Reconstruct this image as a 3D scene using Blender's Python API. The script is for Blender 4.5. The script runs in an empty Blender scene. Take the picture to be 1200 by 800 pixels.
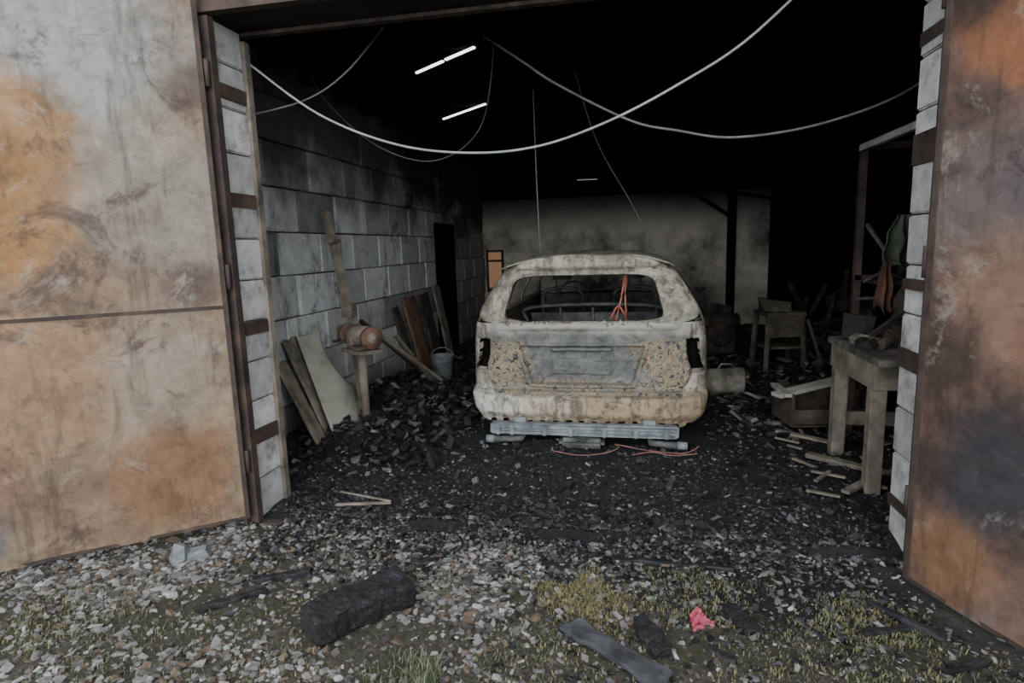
import bpy, math, random
from mathutils import Vector, Matrix, Euler, noise
random.seed(7)
R=random.random
def U(a,b): return a+(b-a)*random.random()
SC=bpy.context.scene
def nz(x,y,z=0,s=1.0): return noise.noise(Vector((x*s,y*s,z*s)))
def fb(x,y,z=0,s=1.0,o=4): return noise.fractal(Vector((x*s,y*s,z*s)),1.0,2.0,o)
def sst(a,b,x):
    t=max(0,min(1,(x-a)/(b-a))); return t*t*(3-2*t)

# ---------------------------------------------------------------- materials
class NT:
    def __init__(s,name):
        s.m=bpy.data.materials.new(name); s.m.use_nodes=True
        s.t=s.m.node_tree; s.n=s.t.nodes; s.b=s.n['Principled BSDF']
        s.tc=s.n.new('ShaderNodeTexCoord').outputs['Object']
    def L(s,a,b): s.t.links.new(a,b)
    def noise(s,scale,detail=6,rough=.6,dist=0,vec=None,off=0,sc=None):
        if off or sc:
            mp=s.n.new('ShaderNodeMapping'); mp.inputs['Location'].default_value=(off,off*1.3,off*.7)
            if sc: mp.inputs['Scale'].default_value=sc
            s.L(vec or s.tc,mp.inputs[0]); vec=mp.outputs[0]
        k=s.n.new('ShaderNodeTexNoise'); k.inputs['Scale'].default_value=scale
        k.inputs['Detail'].default_value=detail; k.inputs['Roughness'].default_value=rough
        k.inputs['Distortion'].default_value=dist
        s.L(vec or s.tc,k.inputs['Vector']); return k.outputs['Fac']
    def voro(s,scale,feat='DISTANCE_TO_EDGE'):
        k=s.n.new('ShaderNodeTexVoronoi'); k.feature=feat; k.inputs['Scale'].default_value=scale
        s.L(s.tc,k.inputs['Vector']); return k.outputs['Distance']
    def ramp(s,fac,stops,interp='LINEAR'):
        r=s.n.new('ShaderNodeValToRGB'); e=r.color_ramp; e.interpolation=interp
        while len(e.elements)<len(stops): e.elements.new(.5)
        for i,(p,c) in enumerate(stops):
            e.elements[i].position=p
            if isinstance(c,(int,float)): c=(c,c,c)
            e.elements[i].color=(*c,1)
        s.L(fac,r.inputs[0]); return r.outputs['Color']
    def mix(s,f,a,b,mode='MIX'):
        k=s.n.new('ShaderNodeMix'); k.data_type='RGBA'; k.blend_type=mode
        for sock,v in ((k.inputs[0],f),(k.inputs[6],a),(k.inputs[7],b)):
            if isinstance(v,(int,float)): sock.default_value=v if sock==k.inputs[0] else (v,v,v,1)
            elif isinstance(v,tuple): sock.default_value=(*v,1)
            else: s.L(v,sock)
        return k.outputs[2]
    def math(s,op,a,b=0,c=0,clamp=False):
        k=s.n.new('ShaderNodeMath'); k.operation=op; k.use_clamp=clamp
        for i,v in enumerate((a,b,c)):
            if isinstance(v,(int,float)): k.inputs[i].default_value=v
            else: s.L(v,k.inputs[i])
        return k.outputs[0]
    def xyz(s):
        k=s.n.new('ShaderNodeSeparateXYZ'); s.L(s.tc,k.inputs[0]); return k.outputs
    def rng(s,v,a,b,c=0,d=1):
        k=s.n.new('ShaderNodeMapRange'); k.interpolation_type='SMOOTHSTEP'
        for i,q in enumerate((a,b,c,d)): k.inputs[1+i].default_value=q
        s.L(v,k.inputs[0]); return k.outputs[0]
    def blob(s,c,r,soft=.5,wob=.35,nscale=2.5):
        k=s.n.new('ShaderNodeVectorMath'); k.operation='DISTANCE'; s.L(s.tc,k.inputs[0]); k.inputs[1].default_value=c
        n=s.noise(nscale,10,.72,off=c[0]+c[2]*3+5)
        d=s.math('ADD',k.outputs['Value'],s.math('MULTIPLY',s.math('SUBTRACT',n,.5),wob*4*r))
        return s.rng(d,r*(1+soft),r*(1-soft))
    def attr(s,name='tone'):
        k=s.n.new('ShaderNodeVertexColor'); k.layer_name=name; return k.outputs['Color']
    def bump(s,h,strength=.4,dist=.02):
        k=s.n.new('ShaderNodeBump'); k.inputs['Strength'].default_value=strength; k.inputs['Distance'].default_value=dist
        s.L(h,k.inputs['Height']); s.L(k.outputs[0],s.b.inputs['Normal'])
    def out(s,col,rough=.9,metal=0,spec=.3):
        if isinstance(col,tuple): s.b.inputs['Base Color'].default_value=(*col,1)
        else: s.L(col,s.b.inputs['Base Color'])
        if isinstance(rough,(int,float)): s.b.inputs['Roughness'].default_value=rough
        else: s.L(rough,s.b.inputs['Roughness'])
        s.b.inputs['Metallic'].default_value=metal
        s.b.inputs['Specular IOR Level'].default_value=spec
        return s.m
def simple(name,stops,scale=6,rough=.9,metal=0,bs=30,bst=.4,spec=.3,detail=8,dist=0,bd=.01):
    k=NT(name); c=k.ramp(k.noise(scale,detail,.65,dist),stops); k.bump(k.noise(bs,6,.7),bst,bd)
    return k.out(c,rough,metal,spec)

CHAR=simple('charred_black',[(.3,(.006,.006,.007)),(.6,(.02,.02,.023)),(.8,(.06,.062,.07))],8,.55,bs=50,bst=.8,spec=.5)
k=NT('alligator_char'); v=k.voro(40); nn=k.noise(9,10,.8); c=k.ramp(v,[(.0,(.008,.008,.008)),(.10,(.016,.016,.018)),(.4,(.024,.025,.028))]); c=k.mix(1.0,c,k.ramp(nn,[(.3,.4),(.6,1.3),(.75,2.6)]),'MULTIPLY')
k.bump(k.math('ADD',k.ramp(v,[(0,0),(.10,.3)]),k.noise(24,8,.8)),.6,.008); ALLIG=k.out(c,.6,0,.4)
SOOT=simple('soot_black',[(.3,(.008,.008,.008)),(.7,(.028,.026,.024))],3,.95)
SOOTSHADE=simple('deep_soot_and_shade',[(.3,(.003,.003,.003)),(.7,(.010,.010,.009))],3,1.0,spec=.05)  # near-black soot; also paints the shade inside doorways and tail-light hollows
STEELD=simple('burnt_steel_dark',[(.3,(.025,.021,.020)),(.55,(.075,.055,.045)),(.75,(.15,.09,.065))],5,.8,.2)
BURNT=simple('burnt_brown',[(.3,(.015,.012,.010)),(.55,(.065,.05,.04)),(.75,(.15,.115,.09))],7,.85)
GALV=simple('burnt_galvanised',[(.3,(.08,.09,.10)),(.5,(.19,.21,.22)),(.7,(.30,.315,.31))],9,.65,.2,bs=60)
DGALV=simple('sooty_galvanised',[(.3,(.03,.03,.03)),(.5,(.085,.09,.09)),(.7,(.17,.175,.17))],9,.7,.2,bs=60)
WOODG=simple('weathered_wood',[(.3,(.07,.06,.05)),(.5,(.19,.165,.13)),(.7,(.31,.275,.22))],6,.9)
WOODB=simple('brown_wood',[(.3,(.08,.04,.03)),(.5,(.17,.095,.065)),(.7,(.24,.15,.10))],5,.85)
PALE=simple('pale_burnt_panel',[(.25,(.14,.14,.11)),(.45,(.34,.34,.28)),(.75,(.48,.47,.40))],4,.85)
PIPE=simple('pale_pipe_paint',[(.3,(.25,.25,.24)),(.6,(.5,.5,.48))],8,.7)
RUSTO=simple('scorched_brown_cloth',[(.3,(.04,.02,.015)),(.5,(.10,.05,.035)),(.7,(.18,.09,.065))],6,.9)
REDC=simple('scorched_red',[(.3,(.10,.02,.015)),(.5,(.26,.08,.055)),(.7,(.38,.17,.13))],6,.9)
WIRE=simple('grey_cable',[(.3,(.18,.18,.18)),(.7,(.34,.35,.36))],6,.6,bst=.1)
WIREM=simple('sooty_cable',[(.3,(.10,.10,.10)),(.7,(.26,.26,.26))],6,.6,bst=.1)
WIRED=simple('dark_cable',[(.3,(.04,.04,.04)),(.7,(.12,.12,.12))],6,.7,bst=.1)
COPPER=simple('copper_wire',[(.3,(.10,.05,.04)),(.7,(.26,.13,.11))],6,.6,bst=.1)
PINK=simple('pink_paper',[(.3,(.34,.04,.07)),(.58,(.42,.10,.14)),(.68,(.48,.32,.34))],14,.8)
CGREY=simple('charred_grey',[(.3,(.02,.02,.022)),(.7,(.09,.095,.10))],9,.8)

# block wall
k=NT('aerated_block_wall'); tone=k.attr(); ox=k.xyz()
n1=k.noise(1.1,10,.7); n2=k.noise(7,8,.7)
base=k.mix(1.0,k.ramp(n2,[(.3,(.52,.535,.52)),(.6,(.74,.76,.75)),(.75,(.84,.85,.84))]),tone,'MULTIPLY')
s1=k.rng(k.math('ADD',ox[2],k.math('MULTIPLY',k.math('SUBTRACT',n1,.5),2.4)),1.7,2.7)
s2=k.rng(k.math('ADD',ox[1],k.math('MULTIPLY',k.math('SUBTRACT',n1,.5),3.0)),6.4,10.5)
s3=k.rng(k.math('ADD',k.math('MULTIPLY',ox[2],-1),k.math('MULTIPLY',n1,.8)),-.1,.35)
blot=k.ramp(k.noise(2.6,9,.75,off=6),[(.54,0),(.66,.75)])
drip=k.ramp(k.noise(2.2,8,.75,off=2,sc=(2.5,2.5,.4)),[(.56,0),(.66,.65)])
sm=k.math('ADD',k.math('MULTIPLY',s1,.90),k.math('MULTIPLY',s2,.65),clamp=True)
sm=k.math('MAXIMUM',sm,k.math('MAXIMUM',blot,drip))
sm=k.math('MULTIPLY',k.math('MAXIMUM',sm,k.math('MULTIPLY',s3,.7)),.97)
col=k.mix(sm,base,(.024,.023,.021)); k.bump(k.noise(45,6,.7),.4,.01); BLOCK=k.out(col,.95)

k=NT('sooty_back_wall'); n1=k.noise(.8,8,.7); ox=k.xyz()
col=k.ramp(n1,[(.36,(.06,.055,.048)),(.46,(.30,.27,.23)),(.60,(.62,.57,.49))])
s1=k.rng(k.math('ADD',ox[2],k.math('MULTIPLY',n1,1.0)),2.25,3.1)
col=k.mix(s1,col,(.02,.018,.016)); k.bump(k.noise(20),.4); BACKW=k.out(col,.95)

k=NT('white_jamb_block'); tone=k.attr(); n=k.noise(9,8,.7)
col=k.mix(1.0,k.ramp(n,[(.25,(.18,.165,.15)),(.42,(.46,.45,.44)),(.7,(.72,.72,.72))]),tone,'MULTIPLY'); 
col=k.mix(k.ramp(k.noise(3,9,.75,off=3),[(.55,0),(.66,.65)]),col,(.09,.075,.065)); k.bump(k.noise(40),.4,.01)
JAMB=k.out(col,.9)

def door_mat(name,blobs,basestops,seed,dark=(.045,.028,.022)):
    k=NT(name)
    c=k.ramp(k.noise(1.6,14,.74,.5,off=seed),basestops)
    for B in blobs:
        pos,r,colr,amt=B[:4]; sf=B[4] if len(B)>4 else .42
        m=k.math('MULTIPLY',k.blob(pos,r,sf,.5,2.0),amt); c=k.mix(m,c,colr)
    f=k.ramp(k.noise(7,14,.78,.3,off=seed+2),[(.3,.42),(.5,.95),(.7,1.4)])
    c=k.mix(.9,c,f,'MULTIPLY')
    st=k.noise(3.5,10,.72,.2,off=seed+7,sc=(3.2,3.2,.45)); c=k.mix(k.ramp(st,[(.53,0),(.68,.6)]),c,dark)
    st=k.noise(2.6,12,.78,.8,off=seed+9); c=k.mix(k.ramp(st,[(.54,0),(.62,.7)]),c,dark)
    li=k.noise(3.6,12,.78,.6,off=seed+13); c=k.mix(k.ramp(li,[(.57,0),(.66,.5)]),c,(.36,.33,.28))
    k.bump(k.noise(40,6,.8),.12,.004)
    rg=k.ramp(k.noise(4,6,.7,off=seed),[(.35,.5),(.65,.8)])
    return k.out(c,rg,.15,.4)
DL=door_mat('rusted_door_sheet_l',[((1.5,0,2.85),.50,(.24,.29,.265),.9),((.7,0,2.75),.55,(.25,.27,.26),.85),((1.5,0,2.95),.20,(.03,.09,.055),.85),
  ((1.05,0,2.02),.56,(.26,.135,.05),.95,.22),((1.6,0,2.2),.42,(.26,.155,.07),.9,.3),((1.3,0,1.44),.28,(.06,.042,.034),.85),((.28,0,1.9),.38,(.22,.195,.165),.85),
  ((1.0,0,1.0),.42,(.27,.165,.09),.85,.25),((.35,0,.95),.34,(.27,.21,.16),.85),((.35,0,.40),.28,(.20,.105,.055),.85,.25),((1.5,0,.55),.38,(.19,.10,.065),.85),((1.35,0,.28),.22,(.06,.075,.10),.85),((1.55,0,1.22),.20,(.06,.045,.04),.85),((.15,0,1.45),.14,(.08,.06,.05),.7),((.08,0,2.5),.14,(.07,.055,.045),.7)],
  [(.3,(.10,.07,.045)),(.45,(.20,.135,.09)),(.58,(.26,.19,.12)),(.72,(.23,.22,.195))],3)
DR=door_mat('rusted_door_sheet_r',[((.35,0,2.45),.30,(.24,.10,.045),.9,.25),((.12,0,2.65),.24,(.025,.02,.018),.9),((.55,0,2.9),.22,(.05,.035,.03),.8),((.7,0,2.6),.25,(.20,.055,.035),.8),((.15,0,1.75),.25,(.14,.115,.11),.8),
  ((.35,0,1.35),.30,(.24,.15,.105),.85),((.42,0,.68),.22,(.03,.035,.045),.8,.7),((.30,0,.55),.16,(.05,.05,.06),.7,.7),((.08,0,1.1),.2,(.07,.045,.038),.85),((.05,0,.6),.12,(.05,.04,.035),.8),((.2,0,.22),.18,(.24,.13,.07),.9,.4),((.6,0,1.9),.3,(.10,.085,.09),.8),((.62,0,1.2),.2,(.22,.10,.055),.8,.25),((.75,0,.8),.2,(.18,.07,.04),.8)],
  [(.32,(.05,.04,.038)),(.45,(.12,.075,.06)),(.58,(.18,.11,.08)),(.72,(.17,.155,.15))],11)

# ground
k=NT('soil_gravel_ground'); ox=k.xyz(); n=k.noise(2.2,10,.75); nf=k.noise(38,8,.8)
c=k.ramp(nf,[(.3,(.020,.017,.013)),(.5,(.08,.07,.055)),(.66,(.165,.15,.12)),(.8,(.27,.25,.22))])
g=k.ramp(k.noise(60,6,.8),[(.3,(.022,.026,.012)),(.6,(.09,.095,.045)),(.8,(.17,.17,.09))])
c=k.mix(k.ramp(n,[(.47,0),(.60,.75)]),c,g)
blk=k.rng(k.math('ADD',k.math('ADD',ox[1],k.math('MULTIPLY',ox[0],.2)),k.math('MULTIPLY',k.math('SUBTRACT',k.noise(1.6,9,.75,off=4),.5),1.8)),2.35,2.95)
c=k.mix(k.math('MULTIPLY',blk,.88),c,(.016,.016,.016))
k.bump(nf,.9,.03); GROUND=k.out(c,.95)
k=NT('burnt_floor'); nf=k.noise(34,10,.85)
c=k.ramp(nf,[(.35,(.005,.005,.006)),(.5,(.018,.019,.021)),(.62,(.055,.058,.063)),(.78,(.16,.165,.17))])
k.bump(nf,1,.03); FLOOR=k.out(c,.6,0,.45)
def tonemat(name,rough=.9,spec=.3,bs=60,st=.5):
    k=NT(name); t=k.attr(); c=k.mix(.8,t,k.ramp(k.noise(30,5,.7),[(.3,.45),(.7,1.2)]),'MULTIPLY'); k.bump(k.noise(bs,5),st,.006); return k.out(c,rough,0,spec)
TONE=tonemat('mixed_stone'); TCHAR=tonemat('mixed_charcoal',.5,.5); TGRASS=tonemat('grass_blade',.8)

# car paint
k=NT('burnt_car_body'); ox=k.xyz(); n=k.noise(3,12,.75,.3); nf=k.noise(11,12,.8)
c=k.ramp(n,[(.3,(.11,.10,.085)),(.42,(.27,.25,.205)),(.54,(.43,.405,.335)),(.66,(.28,.235,.165)),(.78,(.22,.15,.09))])
low=k.rng(k.math('ADD',ox[2],k.math('MULTIPLY',k.math('SUBTRACT',n,.5),.35)),.52,.36)
lx=k.rng(k.math('ADD',ox[0],k.math('MULTIPLY',k.math('SUBTRACT',k.noise(2,8,off=3),.5),1.6)),-.85,.0)
lowc=k.mix(lx,(.60,.585,.53),(.35,.265,.165)); c=k.mix(low,c,lowc)
c=k.mix(k.ramp(nf,[(.42,.8),(.49,0)]),c,(.075,.055,.038))
stn=k.noise(5,10,.78,.5,off=8,sc=(2.5,2.5,.7)); c=k.mix(k.ramp(stn,[(.49,0),(.60,.8)]),c,(.105,.088,.068))
big=k.noise(2.4,8,.7,off=15); c=k.mix(k.ramp(big,[(.5,0),(.62,.45)]),c,(.10,.095,.085))
k.bump(nf,.5,.01); CARB=k.out(c,.8,.05)
k=NT('flaked_tailgate'); ox=k.xyz(); n=k.noise(3,8,.7); f=k.noise(20,5,.6,1.8)
a=k.ramp(k.noise(5,12,.78),[(.3,(.055,.06,.062)),(.5,(.13,.135,.135)),(.7,(.24,.24,.225))])
och=k.ramp(k.noise(6,5,off=2),[(.35,(.25,.21,.13)),(.65,(.38,.27,.14))])
vein=k.ramp(f,[(.44,0),(.485,1),(.53,1),(.57,0)])
ax=k.math('ABSOLUTE',k.math('ADD',ox[0],.03)); side=k.rng(k.math('ADD',ax,k.math('MULTIPLY',k.math('SUBTRACT',n,.5),.8)),.30,.52)
side=k.math('MULTIPLY',side,k.rng(ox[2],.92,.80)); side=k.math('MAXIMUM',side,k.math('MULTIPLY',k.rng(ox[2],.57,.48),.8))
c=k.mix(k.math('MULTIPLY',vein,side),a,och)
dk=k.math('MULTIPLY',k.ramp(f,[(.38,1),(.45,0)]),k.math('ADD',k.math('MULTIPLY',side,.7),.35)); c=k.mix(dk,c,(.04,.038,.036))
c=k.mix(k.math('MULTIPLY',k.rng(k.math('ADD',ox[2],k.math('MULTIPLY',k.math('SUBTRACT',n,.5),.2)),.88,.97),.8),c,(.38,.36,.31))
c=k.mix(k.ramp(k.noise(7,10,.8,off=21),[(.54,0),(.64,.6)]),c,(.07,.065,.06))
k.bump(f,.6,.012); TAILG=k.out(c,.75,.1)

# ---------------------------------------------------------------- mesh builder
class MB:
    def __init__(s): s.v=[];s.f=[];s.m=[];s.c=[];s.sm=[]
    def add(s,vs,fs,mi=0,col=(1,1,1),smooth=False,M=None):
        o=len(s.v)
        s.v+= [tuple(M@Vector(v)) for v in vs] if M is not None else [tuple(v) for v in vs]
        for f in fs: s.f.append([i+o for i in f]); s.m.append(mi if isinstance(mi,int) else 0); s.c.append(col); s.sm.append(smooth)
    def box(s,c,d,mi=0,rot=(0,0,0),col=(1,1,1),bev=0,jit=0):
        hx,hy,hz=[q/2 for q in d]
        M=Matrix.Translation(c)@Euler(rot).to_matrix().to_4x4()
        if bev<=0:
            vs=[(x*hx+U(-jit,jit),y*hy+U(-jit,jit),z*hz+U(-jit,jit)) for x in(-1,1) for y in(-1,1) for z in(-1,1)]
            fs=[(0,1,3,2),(4,6,7,5),(0,4,5,1),(2,3,7,6),(0,2,6,4),(1,5,7,3)]
            s.add(vs,fs,mi,col,M=M); return
        import bmesh
        bm=bmesh.new(); bmesh.ops.create_cube(bm,size=1)
        for v in bm.verts: v.co=Vector((v.co.x*d[0],v.co.y*d[1],v.co.z*d[2]))
        bmesh.ops.bevel(bm,geom=bm.edges[:],offset=min(bev,min(d)*.45),segments=2,affect='EDGES')
        bm.verts.ensure_lookup_table()
        s.add([v.co+Vector((U(-jit,jit),U(-jit,jit),U(-jit,jit))) for v in bm.verts],[[v.index for v in f.verts] for f in bm.faces],mi,col,M=M); bm.free()
    def beam(s,a,b,w,h,mi=0,col=(1,1,1),roll=0,bev=0,jit=0):
        a=Vector(a);b=Vector(b);d=b-a
        q=d.to_track_quat('X','Z').to_matrix().to_4x4()@Matrix.Rotation(roll,4,'X')
        e=q.to_euler(); s.box((a+b)/2,(d.length,w,h),mi,e,col,bev,jit)
    def rough(s,a,b,w,h,mi=0,n=12,amp=.006,sd=0):
        """burnt timber: squared section, every point eroded in 3-D"""
        a=Vector(a);b=Vector(b);d=b-a;M=Matrix.Translation(a)@d.to_track_quat('X','Z').to_matrix().to_4x4();L=d.length
        vs=[];fs=[]; per=[]
        q=6
        for i in range(q): per.append((-1+2*i/q,-1))
        for i in range(q): per.append((1,-1+2*i/q))
        for i in range(q): per.append((1-2*i/q,1))
        for i in range(q): per.append((-1,1-2*i/q))
        m=len(per)
        for i in range(n+1):
            for (py,pz) in per:
                X=L*i/n; y=py*w/2; z=pz*h/2
                if abs(py)==1 and abs(pz)==1: y*=.94; z*=.94
                if i in(0,n): y*=.95; z*=.95
                e=Vector((nz(X*9+sd,y*9,z*9,1),nz(X*9+sd+7,y*9,z*9,1),nz(X*9+sd+15,y*9,z*9,1)))*amp
                e+=Vector((nz(X*30+sd,y*30,z*30),nz(X*30+sd+7,y*30,z*30),nz(X*30+sd+15,y*30,z*30)))*amp*.5
                vs.append((X+e.x,y+e.y,z+e.z*min(1,h/w*1.5)))
        for i in range(n):
            for j in range(m): fs.append((i*m+j,(i+1)*m+j,(i+1)*m+(j+1)%m,i*m+(j+1)%m))
        fs.append(tuple(range(m))); fs.append(tuple(n*m+j for j in range(m))[::-1])
        s.add(vs,fs,mi,M=M)
    def tube(s,pts,r,mi=0,n=8,cap=True,col=(1,1,1),closed=False):
        P=[Vector(p) for p in pts]; vs=[];fs=[];N=len(P)
        for i,p in enumerate(P):
            if closed: t=P[(i+1)%N]-P[i-1]
            else: t=P[min(i+1,N-1)]-P[max(i-1,0)]
            t.normalize(); up=Vector((0,0,1)) if abs(t.z)<.9 else Vector((0,1,0))
            a=t.cross(up).normalized(); b=a.cross(t)
            rr=r[i] if isinstance(r,(list,tuple)) else r
            for j in range(n):
                g=2*math.pi*j/n; vs.append(p+a*math.cos(g)*rr+b*math.sin(g)*rr)
        for i in range(N if closed else N-1):
            for j in range(n):
                i2=(i+1)%N; fs.append((i*n+j,i*n+(j+1)%n,i2*n+(j+1)%n,i2*n+j))
        if cap and not closed: fs.append(tuple(range(n))[::-1]); fs.append(tuple((N-1)*n+j for j in range(n)))
        s.add(vs,fs,mi,col,True)
    def grid(s,nu,nv,fn,mi=0,mfn=None,smooth=True,skip=None,col=(1,1,1)):
        vs=[fn(i/nu,j/nv) for i in range(nu+1) for j in range(nv+1)]
        o=len(s.v); s.v+=[tuple(v) for v in vs]
        for i in range(nu):
            for j in range(nv):
                u=(i+.5)/nu;w=(j+.5)/nv
                if skip and skip(u,w): continue
                a=i*(nv+1)+j; s.f.append([o+a,o+a+1,o+a+nv+2,o+a+nv+1])
                s.m.append(mfn(u,w) if mfn else mi); s.c.append(col); s.sm.append(smooth)
    def chunk(s,c,d,col,mi=0,n=0,tilt=.5):
        M=Matrix.Translation(c)@Euler((U(-tilt,tilt),U(-tilt,tilt),U(0,6.3))).to_matrix().to_4x4()
        vs=[(x*d[0]/2*U(.45,1.1),y*d[1]/2*U(.45,1.1),z*d[2]/2*U(.45,1.1)) for x in(-1,1) for y in(-1,1) for z in(-1,1)]
        s.add(vs,[(0,1,3,2),(4,6,7,5),(0,4,5,1),(2,3,7,6),(0,2,6,4),(1,5,7,3)],mi,col,M=M)
    def stone(s,c,d,col,mi=0):
        M=Matrix.Translation(c)@Euler((U(-.4,.4),U(-.4,.4),U(0,6.3))).to_matrix().to_4x4()
        s.add([(v[0]*d[0]/2*U(.7,1.2),v[1]*d[1]/2*U(.7,1.2),v[2]*d[2]/2*U(.7,1.2)) for v in ICO_V],ICO_F,mi,col,M=M)
    def obj(s,name,mats,parent=None,loc=(0,0,0),rot=(0,0,0),solid=0,bevel=0):
        me=bpy.data.meshes.new(name); me.from_pydata(s.v,[],s.f); 
        for m in mats: me.materials.append(m)
        me.polygons.foreach_set('material_index',s.m); me.polygons.foreach_set('use_smooth',s.sm)
        ca=me.color_attributes.new('tone','FLOAT_COLOR','CORNER'); buf=[]
        for f,c in zip(s.f,s.c): buf+= [c[0],c[1],c[2],1.0]*len(f)
        ca.data.foreach_set('color',buf); me.update()
        o=bpy.data.objects.new(name,me); SC.collection.objects.link(o)
        o.location=loc;o.rotation_euler=rot
        if parent: o.parent=parent
        if solid:
            q=o.modifiers.new('s','SOLIDIFY'); q.thickness=solid; q.offset=0
        if bevel:
            q=o.modifiers.new('b','BEVEL'); q.width=bevel;q.segments=2
        return o
t=(1+5**.5)/2
ICO_V=[(Vector(v).normalized()) for v in [(-1,t,0),(1,t,0),(-1,-t,0),(1,-t,0),(0,-1,t),(0,1,t),(0,-1,-t),(0,1,-t),(t,0,-1),(t,0,1),(-t,0,-1),(-t,0,1)]]
ICO_F=[(0,11,5),(0,5,1),(0,1,7),(0,7,10),(0,10,11),(1,5,9),(5,11,4),(11,10,2),(10,7,6),(7,1,8),(3,9,4),(3,4,2),(3,2,6),(3,6,8),(3,8,9),(4,9,5),(2,4,11),(6,2,10),(8,6,7),(9,8,1)]
def empty(name,loc=(0,0,0),rot=(0,0,0)):
    o=bpy.data.objects.new(name,None); SC.collection.objects.link(o); o.location=loc;o.rotation_euler=rot; o.empty_display_size=.2; return o
def smooth_path(P,n=8):
    P=[Vector(p) for p in P]; out=[]
    for i in range(len(P)-1):
        p0=P[max(i-1,0)];p1=P[i];p2=P[i+1];p3=P[min(i+2,len(P)-1)]
        for j in range(n):
            t=j/n; out.append(.5*((2*p1)+(p2-p0)*t+(2*p0-5*p1+4*p2-p3)*t*t+(-p0+3*p1-3*p2+p3)*t**3))
    out.append(P[-1]); return out

# ---------------------------------------------------------------- shell
XL,XR,YF,YB,H=-2.85,3.3,3.38,11.5,3.2
OL,OR=-2.26,1.36; YO=3.13; LH=2.91
def gz(x,y):
    if y<3.2: return .012*fb(x,y,0,5)+.03*nz(x,y,3,1.3)-.02
    return .012*fb(x,y,0,6)
def fz(x,y):
    h=.015*fb(x,y,0,5)+.02
    h+=.14*sst(-1.4,-2.6,x)*sst(4.0,4.6,y)*sst(8,6,y)*(1+.6*nz(x,y,1,3))
    h+=.07*sst(1.4,2.2,x)*(1+.6*nz(x,y,1,3))
    h+=.04*max(0,nz(x,y,4,2.2))
    return h
xs=[-14,-10,-7,-5]+[-4+.05*i for i in range(161)]+[5,7,10,14]
ys=[-14,-9,-5,-2,-.5]+[.2+.045*i for i in range(67)]
b=MB()
b.grid(len(xs)-1,len(ys)-1,lambda u,v:(xs[round(u*(len(xs)-1))],ys[round(v*(len(ys)-1))],gz(xs[round(u*(len(xs)-1))],ys[round(v*(len(ys)-1))])))
b.obj('ground',[GROUND])
b=MB(); b.grid(130,170,lambda u,v:(XL+u*(XR-XL),3.1+v*(YB-3.1),fz(XL+u*(XR-XL),3.1+v*(YB-3.1))-.03*sst(3.3,3.1,3.1+v*(YB-3.1))))
b.obj('floor',[FLOOR])
b=MB(); b.box((XL-.17,(YF+YB)/2-.1,H/2),(.28,YB-YF+.4,H),0,col=(.22,.22,.22))
bh,bl=.36,.66; z=0;row=0
while z<H-.05:
    y=YF-.2-(row%2)*bl/2-(.1 if row%3==0 else 0)
    while y<YB:
        t=U(.66,1.12)
        if R()<.12:t*=.5
        y2=min(y+bl,YB); y1=max(y,YF-.02)
        hh=min(bh,H-z)
        if y2-y1>.1: b.box((XL-.01+U(-.006,.006),(y1+y2)/2,z+hh/2+U(-.003,.003)),(.05,y2-y1-.026,hh-.013),0,col=(t,t,t*U(.97,1.02)),bev=.010)
        y+=bl
    z+=bh;row+=1
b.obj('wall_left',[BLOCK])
b=MB(); b.box((XR+.14,(YF+YB)/2-.1,H/2),(.28,YB-YF+.4,H)); b.obj('wall_right',[SOOTSHADE])
b=MB(); b.box(((XL+XR)/2,YB+.14,H/2),(XR-XL+.5,.28,H)); b.box((1.75,YB-.05,1.5),(.14,.12,3.0),1); b.box((2.85,YB-.03,1.5),(.9,.06,3.0),1); b.box(((XL+XR)/2,YB-.06,2.85),(XR-XL,.12,.7),1)  # wide dark panel paints the shade inside the back-right doorway
b.obj('wall_back',[BACKW,SOOTSHADE])
def stackjamb(x0,x1,xin,dark):
    b=MB()
    w=x1-x0
    z=0
    while z<LH:
        hh=min(.245,LH-z); t=U(.7,1.12)
        b.box(((x0+x1)/2+U(-.004,.004),(YO+YF)/2,z+hh/2),(w-.004,YF-YO,hh-.008),0,col=(t,t,t),bev=.008)
        z+=hh
    for (za,zb) in dark:
        b.box((xin,(YO+YF)/2,(za+zb)/2),(.016,(YF-YO)*.98,zb-za),1,jit=.004)
    b.box(((x0+x1)/2,(YO+YF)/2,3.1),(w,YF-YO,.38),2)
    return b
b=stackjamb(-6.0,OL,OL,[(.47,.56),(1.14,1.22),(1.9,1.98),(2.5,2.58)])
b.box((OL+.005,YF+.015,1.43),(.035,.05,2.86),3)
b.obj('wall_front',[JAMB,STEELD,SOOT,WOODG])
b=stackjamb(OR,5.0,OR,[(.2,.26),(.95,1.05),(1.35,1.40),(1.95,2.1),(2.5,2.56)])
b.obj('wall_front.001',[JAMB,STEELD,SOOT])
b=MB(); b.box(((OL+OR)/2,(YO+YF)/2+.01,LH+.15),(OR-OL+.3,.27,.28)); b.box(((OL+OR)/2,YO-.03,LH+.06),(OR-OL+.6,.06,.10),1)
b.box(((OL+OR)/2,YF+.05,LH+.02),(OR-OL+.3,.05,.06),2)
b.obj('trim_1',[SOOT,STEELD,BURNT])
b=MB(); b.box(((XL+XR)/2,(YO+YB)/2,H+.08),(XR-XL+.8,YB-YO+.5,.12))
for i in range(14):
    y=3.9+i*.58; b.box(((XL+XR)/2,y,H-.06),(XR-XL,.07,.16),0,jit=.01)
b.obj('ceiling',[SOOTSHADE])
k=NT('daylight_panel'); k.b.inputs['Emission Color'].default_value=(.78,.88,1,1); k.b.inputs['Emission Strength'].default_value=4; LITE=k.out((.8,.85,.9))
def gap(nm,a,c,z,w=.022,m=None):
    b=MB(); b.beam((*a,z),(*c,z),w,.012); b.obj(nm,[m or LITE])
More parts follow.
